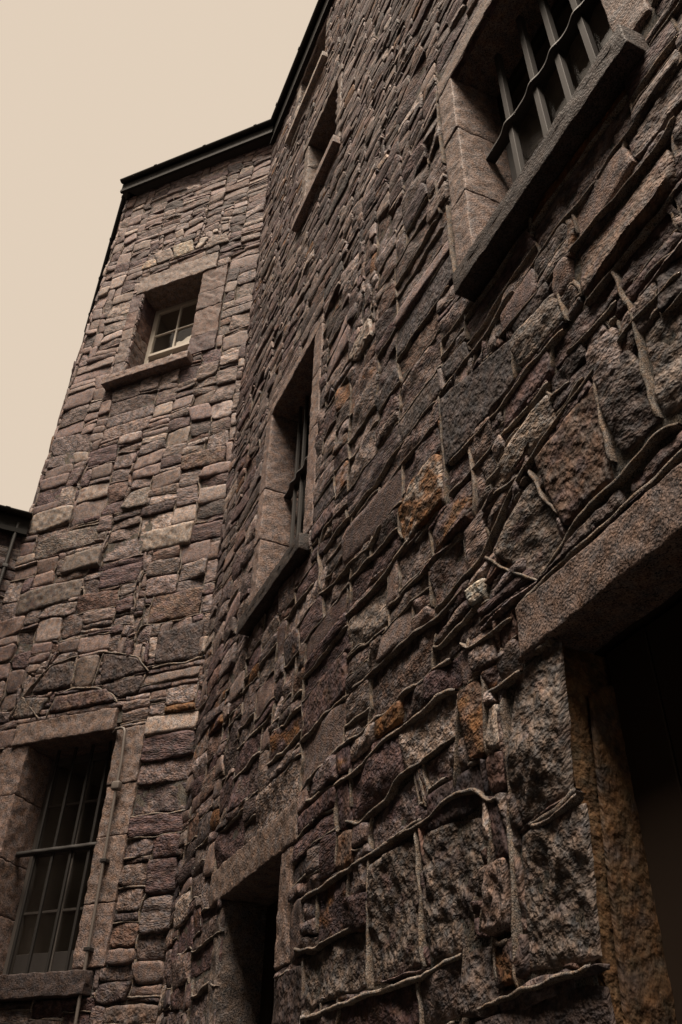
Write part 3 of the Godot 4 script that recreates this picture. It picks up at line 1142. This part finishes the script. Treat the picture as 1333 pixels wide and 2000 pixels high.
	# big barred window, near
	dressed(t, "lintel", 0.78, 2.42, 7.532, 7.73, -0.4, 0.018, 0.005, 0.03)
	jamb(t, 2.252, 2.42, 5.46, 7.53, -0.4, [0.72, 0.7, 0.66], 0.006, 0.02)
	jamb(t, 0.89, 1.078, 5.46, 7.53, -0.4, [0.7, 0.6], 0.006, 0.03)
	dressed(t, "sill", 0.97, 2.33, 5.245, 5.44, -0.39, 0.105, 0.005, 0.03, SOOT, 0.03, 0.01)
	grille(t, big, -0.2, [2.01, 1.755, 1.55, 1.345, 1.17], 6.62, -0.34, 0.02)
	# barred window half way
	dressed(t, "lintel", 4.40, 5.74, 7.392, 7.51, -0.4, 0.016, 0.006, 0.03)
	jamb(t, 5.592, 5.74, 5.24, 7.39, -0.4, [0.7, 0.55, 0.9], 0.006, 0.02)
	jamb(t, 4.40, 4.568, 5.24, 7.39, -0.4, [1.0, 0.6, 0.6], 0.006, 0.02)
	dressed(t, "sill", 4.45, 5.70, 5.065, 5.235, -0.39, 0.085, 0.006, 0.03, SOOT, 0.03, 0.01)
	grille(t, mid, -0.2, [5.40, 5.25, 5.06, 4.86], 6.45, -0.3, 0.014)
	# windows under the eave
	dressed(t, "lintel", 4.18, 5.32, 11.482, 11.6, -0.4, 0.03, 0.012, 0.04, WARM)
	jamb(t, 5.152, 5.28, 10.06, 11.48, -0.4, [0.5, 0.45], 0.012, 0.03, 0.0, 1, WARM)
	jamb(t, 4.2, 4.298, 10.06, 11.48, -0.4, [0.5, 0.45], 0.012, 0.04, 0.0, 1, WARM)
	dressed(t, "sill", 4.19, 5.32, 9.905, 10.06, -0.39, 0.085, 0.004, 0.04, GRANITE, 0.03, 0.008)
	grille(t, two, -0.25, [4.5, 4.72, 4.94], 10.7, -0.34, 0.012)
	jamb(t, 5.772, 5.92, 13.0, 14.2, -0.4, [0.6], 0.008, 0.04, 0.0, 1, PALE)
	jamb(t, 4.72, 4.848, 13.0, 14.2, -0.4, [0.6], 0.008, 0.04, 0.0, 1, PALE)
	dressed(t, "lintel", 4.72, 5.92, 14.202, 14.34, -0.4, 0.012, 0.008, 0.05, WARM)
	dressed(t, "sill", 4.71, 6.0, 12.865, 13.0, -0.39, 0.085, 0.004, 0.04, PALE, 0.03, 0.008)
	sash(t, 4.85, 5.77, 13.0, 14.2, -0.2, [5.31], [13.35, 14.0], 13.68, M.old_paint)
	room(t, 4.85, 5.77, 13.0, 14.2, -0.4, 0.8)
	eave(t, -1.0, LEN_B - 0.07, 0.045, EAVE - 0.2, 0.30)

func grille(t: Node3D, r: Rect2, w: float, at: Array, vbar: float, back: float, half: float) -> void:
	var fr := MB.new()
	bevel_box(fr, r.position.x, r.position.x + 0.07, r.position.y, r.end.y, back - 0.06, back)
	bevel_box(fr, r.end.x - 0.07, r.end.x, r.position.y, r.end.y, back - 0.06, back)
	bevel_box(fr, r.position.x + 0.07, r.end.x - 0.07, r.end.y - 0.07, r.end.y, back - 0.06, back - 0.002)
	bevel_box(fr, r.position.x + 0.07, r.end.x - 0.07, r.position.y, r.position.y + 0.07, back - 0.06, back - 0.002)
	var o := build("barred_window", [fr, M.iron], t)
	bars(o, at, r.position.y - 0.02, r.end.y, w, half)
	wavy_bar(o, r.position.x, r.end.x, vbar, w, at)
	var g := MB.new()
	bevel_box(g, r.position.x + 0.07, r.end.x - 0.07, r.position.y + 0.07, r.end.y - 0.07, back - 0.036, back - 0.03)
	build("pane", [g, M.glass], o)
	room(t, r.position.x, r.end.x, r.position.y, r.end.y, -0.4, 0.8)

func corner_wing(ax: Array, oa: Vector3, bx: Array) -> void:
	var t := thing("corner_wing", "paler stone wing across the corner, sash window high up, barred window at lower left", "building", ax[0], ax[1], oa)
	rng.seed = 303
	var up := Rect2(0.86, 9.92, 0.96, 1.74)
	var low := Rect2(0.82, 3.0, 0.98, 1.94)
	var holes := [up, low, Rect2(0.64, 11.66, 1.29, 0.4), Rect2(1.82, 9.92, 0.18, 1.74), Rect2(0.44, 9.92, 0.42, 1.74), Rect2(0.76, 9.76, 1.26, 0.16),
		Rect2(0.80, 4.94, 1.18, 0.22), Rect2(1.80, 3.0, 0.3, 1.94), Rect2(0.50, 3.0, 0.32, 1.94), Rect2(0.6, 2.8, 1.4, 0.2)]
	var K := func(kind: int, c: Color, c2: Color, p := 0.025, amp := 0.02, share := 0.1) -> Dictionary: return {"kind": kind, "col": c, "col2": c2, "p": p, "amp": amp, "share": share, "tilt": 0.006, "cell": 0.03}
	var features := [
		[[1.09, 12.28, 1.41, 12.24, 1.47, 12.58, 1.13, 12.57], K.call(2, Color(0.36, 0.29, 0.22), PALE, 0.03, 0.006)],
		[[1.68, 12.22, 1.97, 12.24, 1.92, 12.46, 1.74, 12.42], K.call(2, Color(0.36, 0.26, 0.19), PALE, 0.03, 0.006)],
		[[1.43, 12.28, 1.69, 12.24, 1.78, 12.54, 1.49, 12.57], K.call(2, WARM, GREY, 0.03, 0.008)],
		[[0.98, 12.26, 1.07, 12.27, 0.99, 12.55, 0.86, 12.50], K.call(3, PALE, GREY)],
		[[0.50, 12.18, 0.94, 12.22, 0.83, 12.48, 0.56, 12.40], K.call(1, WARM, GREY)],
		[[0.90, 5.22, 1.66, 5.22, 1.58, 5.40, 1.02, 5.38], K.call(2, PURPLE, RED, 0.025, 0.012, 0.3)],
		[[0.68, 5.27, 0.88, 5.24, 1.11, 5.42, 0.61, 5.46], K.call(2, DARK, SLATE, 0.02, 0.014)],
		[[0.61, 5.49, 1.12, 5.43, 1.14, 5.77, 0.74, 5.65], K.call(2, DARK, SLATE, 0.02, 0.014)],
		[[1.22, 5.43, 1.43, 5.44, 1.45, 5.78, 1.17, 5.78], K.call(3, WARM, DARK)],
		[[1.45, 5.47, 1.96, 5.47, 1.74, 5.75, 1.47, 5.77], K.call(2, DARK, GREY, 0.02, 0.012)],
		[[1.78, 5.22, 2.10, 5.23, 2.03, 5.46, 1.66, 5.40], K.call(2, GREY, DARK, 0.02, 0.012)],
		[[0.06, 5.51, 0.53, 5.54, 0.57, 5.88, 0.07, 5.92], K.call(2, DARK, SLATE, 0.02, 0.012)],
		[[0.13, 6.0, 0.70, 6.01, 0.73, 6.33, 0.13, 6.31], K.call(0, RED, PURPLE, 0.03, 0.007, 0.3)],
		[[0.03, 5.0, 0.34, 5.0, 0.34, 5.08, 0.03, 5.07], K.call(2, RUST, RED, 0.03, 0.004)],
		[[0.08, 7.91, 0.64, 7.95, 0.66, 8.18, 0.08, 8.16], K.call(2, RED, PURPLE, 0.025, 0.012, 0.3)],
		[[0.98, 7.55, 1.33, 7.58, 1.28, 7.85, 1.0, 7.87], K.call(0, GREY, WARM, 0.03, 0.005)],
		[[1.58, 7.22, 2.40, 7.18, 2.44, 7.48, 1.59, 7.50], K.call(0, GREY, PURPLE, 0.035, 0.007)],
		[[1.61, 6.52, 2.42, 6.46, 2.45, 6.76, 1.64, 6.78], K.call(3, GREY, PURPLE, 0.035, 0.02)],
		[[1.44, 6.88, 1.94, 6.88, 1.97, 7.13, 1.48, 7.15], K.call(3, GREY, WARM, 0.035, 0.02)],
		[[2.0, 7.6, 2.58, 7.58, 2.63, 7.91, 2.04, 7.88], K.call(3, PALE, GREY, 0.035, 0.02, 0.3)],
		[[0.35, 6.88, 0.95, 6.92, 0.95, 7.18, 0.35, 7.16], K.call(3, PALE, GREY, 0.035, 0.03, 0.1)],
	]
	var lines := [[1.67,5.2,1.58,5.41,1.4,5.45,1.13,5.40,0.95,5.30,0.88,5.21], [1.45,5.46,1.46,5.78], [1.20,5.43,1.15,5.78], [1.76,5.2,2.03,5.47], [0.6,5.48,0.75,5.66,1.15,5.79,1.46,5.80,1.76,5.76,2.0,5.5,2.12,5.25]]
	rubble_wall(t, {"u0": 0.0, "u1": LEN_A, "v0": 0.0, "v1": EAVE, "holes": holes, "open": [up, low], "features": features, "beds": [], "lines": lines, "size": size_a, "look": look_a,
		"cell": func(_u, v): return 0.024 if v < 6.5 else 0.036, "warp": Vector2(0.05, 0.030), "pointing": pointing_a, "node": t, "bed": -0.018, "line_base": 0.014}, 4040)
	rng.seed = 55
	# upper window
	dressed(t, "lintel", 0.65, 1.93, 11.662, 12.02, -0.4, 0.03, 0.012, 0.035, WARM)
	jamb(t, 1.822, 2.0, 9.94, 11.66, -0.4, [0.30, 0.46, 0.22, 0.36, 0.4], 0.012, 0.03, 0.0, 1, WARM, true)
	jamb(t, 0.47, 0.858, 9.94, 11.66, -0.4, [0.34, 0.55, 0.36, 0.46], 0.012, 0.03, 0.0, -1, WARM, true)
	dressed(t, "sill", 0.76, 2.02, 9.765, 9.925, -0.39, 0.13, 0.008, 0.03, GRANITE, 0.025, 0.012)
	var s := sash(t, 0.86, 1.82, 9.93, 11.66, -0.33, [1.40], [11.1], 10.66, M.paint)
	var sheet := MB.new()
	var pts := PackedVector3Array()
	var uv := PackedVector2Array()
	var cs := PackedColorArray()
	for b in 2:
		for a in 14:
			var u := 1.375 - 0.44 * a / 13.0
			pts.append(Vector3(-u, 10.69 if b == 0 else 10.84 + 0.03 * n_fine.get_noise_1d(a * 9.0) + a * 0.007, -0.372 - 0.01 * sin(a * 0.7)))
			uv.append(Vector2.ZERO); cs.append(Color.WHITE)
	sheet.grid(pts, uv, cs, 14, 2)
	build("torn_blind", [sheet, M.board], s)
	room(t, 0.86, 1.82, 9.93, 11.66, -0.4, 1.2)
	# lower window
	dressed(t, "lintel", 0.86, 1.98, 4.942, 5.16, -0.4, 0.03, 0.010, 0.025, GRANITE)
	jamb(t, 1.802, 2.1, 3.0, 4.94, -0.4, [0.5, 0.42, 0.55], 0.010, 0.025, 0.0, 1)
	jamb(t, 0.52, 0.818, 3.0, 4.94, -0.4, [0.46, 0.52, 0.44, 0.52], 0.010, 0.022, 0.0, -1)
	dressed(t, "sill", 0.62, 1.98, 2.805, 3.0, -0.39, 0.09, 0.008, 0.03, DARK, 0.025, 0.012)
	var s2 := sash(t, 0.82, 1.80, 3.0, 4.94, -0.36, [1.34], [3.55, 4.48], 4.06, M.old_paint)
	var sb := MB.new()
	bevel_box(sb, 0.9, 1.72, 3.085, 3.23, -0.394, -0.386)
	build("board", [sb, M.bar], s2)
	bars(s2, [1.60, 1.41, 1.22, 1.03], 2.98, 4.94, -0.2, 0.012, M.iron)
	wavy_bar(s2, 0.82, 1.80, 4.0, -0.2, [1.60, 1.41, 1.22, 1.03], 0.02, 0.022, 0.006)
	room(t, 0.82, 1.80, 3.0, 4.94, -0.4, 1.2)
	eave(t, -0.06, LEN_A + 0.03, 0.155, EAVE)
	# the flank that turns back behind the low range
	var fl := MB.new()
	var fu: Vector3 = t.transform.basis.inverse() * bx[0]
	var fw: Vector3 = t.transform.basis.inverse() * bx[1]
	var fo := Vector3(-LEN_A, 0, 0)
	var sub := Node3D.new()
	var p1 := MB.new()
	rng.seed = 9
	var v := 7.6
	while v < EAVE - 0.05:
		var h := minf(rng.randf_range(0.14, 0.3), EAVE - v)
		var u := 0.0
		while u < 3.2:
			var wd := rng.randf_range(0.25, 0.6)
			var lk := look_a(2.5, v)
			stone(p1, [Vector2(u, v), Vector2(u + wd, v), Vector2(u + wd, v + h), Vector2(u, v + h)], 0.07, lk)
			u += wd
		v += h
	var core := MB.new()
	block(core, 0.0, 3.3, 0.0, EAVE, -0.4, -0.04, 9.0, 0.001, 0.0, Color(0.15, 0.135, 0.12))
	for q in [p1, core]:
		for k in q.v.size():
			var a: Vector3 = q.v[k]
			q.v[k] = fo + fu * -a.x + Vector3.UP * a.y + fw * a.z
			var nn: Vector3 = q.n[k]
			q.n[k] = fu * -nn.x + Vector3.UP * nn.y + fw * nn.z
	sub.free()
	build("flank_wall", [core, M.mortar, p1, M.rock], t)
	var e := Node3D.new()
	e.name = "flank_eave"
	e.transform = Transform3D(Basis(-fu, Vector3.UP, fw), fo)
	t.add_child(e)
	eave(e, -0.14, 3.3, 0.0, EAVE)
	# the conduit that leaves the lower window and runs down the wall
	var c := thing("conduit_pipe", "thin grey conduit pipe beside the lower left window, bent over at its top", "pipe", ax[0], ax[1], oa)
	var m := MB.new()
	tube(m, PackedVector3Array([Vector3(-0.86, 4.915, 0.0), Vector3(-0.80, 4.92, 0.05), Vector3(-0.735, 4.915, 0.065), Vector3(-0.705, 4.90, 0.068), Vector3(-0.69, 4.87, 0.068), Vector3(-0.685, 4.82, 0.068),
		Vector3(-0.67, 4.6, 0.066), Vector3(-0.672, 4.36, 0.066), Vector3(-0.66, 3.6, 0.066), Vector3(-0.655, 3.0, 0.066), Vector3(-0.64, 2.3, 0.066), Vector3(-0.63, 1.2, 0.066)]), 0.013, Color.WHITE)
	build("tube", [m, M.pipe], c)
	var jb := MB.new()
	block(jb, 0.635, 0.715, 4.34, 4.42, 0.03, 0.095, 0.03, 0.02, 0.004, Color.WHITE)
	build("junction_box", [jb, M.pipe], c)
	for y in [3.75, 3.1]:
		var cl := MB.new()
		block(cl, 0.632, 0.688, y, y + 0.03, 0.02, 0.084, 0.03, 0.006, 0.0, Color.WHITE)
		build("clip", [cl, M.iron], c)

func low_range(cx: Array, oc: Vector3, bx: Array) -> void:
	var t := thing("low_range", "low dark stone building at the left edge, its eave below the corner wing", "building", cx[0], cx[1], oc)
	var top := 7.62
	rubble_wall(t, {"u0": -0.25, "u1": 2.55, "v0": 2.0, "v1": top, "holes": [], "open": [], "size": func(_u, _v): return Vector4(0.08, 0.26, 0.2, 0.6), "look": look_b,
		"cell": func(_u, _v): return 0.05, "warp": Vector2(0.04, 0.03), "pointing": func(_u, _v): return Vector4(0.3, 0.4, 0.008, 0.006), "node": t, "bed": -0.018}, 7070)
	var rest := MB.new()
	block(rest, -0.25, 2.9, 0.0, 2.0, -0.4, -0.03, 9.0, 0.001, 0.0, Color(0.15, 0.135, 0.12))
	block(rest, 2.55, 2.9, 2.0, top, -0.4, -0.03, 9.0, 0.001, 0.0, Color(0.15, 0.135, 0.12))
	build("wall_core", [rest, M.mortar], t)
	eave(t, -0.02, 2.6, 0.05, top, 0.10)
	var c := thing("downpipe", "thin dark downpipe in the corner beside the low building at the left edge", "pipe", cx[0], cx[1], oc)
	var m := MB.new()
	tube(m, PackedVector3Array([Vector3(-0.10, top + 0.1, 0.06), Vector3(-0.10, 4.0, 0.06), Vector3(-0.10, 0.0, 0.06)]), 0.022, Color.WHITE)
	build("tube", [m, M.iron], c)
	for y in [7.1, 5.9]:
		var cl := MB.new()
		block(cl, 0.07, 0.13, y, y + 0.04, -0.02, 0.085, 0.05, 0.005, 0.0, Color.WHITE)
		build("clip", [cl, M.iron], c)
	# the side of the court behind and to the left of the viewer
	var s := thing("facing_range", "plain stone range that closes the other side of the court, out of view", "building", bx[0], -bx[1], oc + cx[0] * 2.6)
	var w := MB.new()
	block(w, -16.0, 0.3, 0.0, 12.5, -0.5, 0.0, 9.0, 0.002, 0.0, Color(0.16, 0.14, 0.125))
	build("wall", [w, M.mortar], s)
	var rf := MB.new()
	block(rf, -16.0, 0.3, 12.5, 12.65, -0.6, 0.12, 9.0, 0.01, 0.0, Color.WHITE)
	build("coping", [rf, M.slate], s)
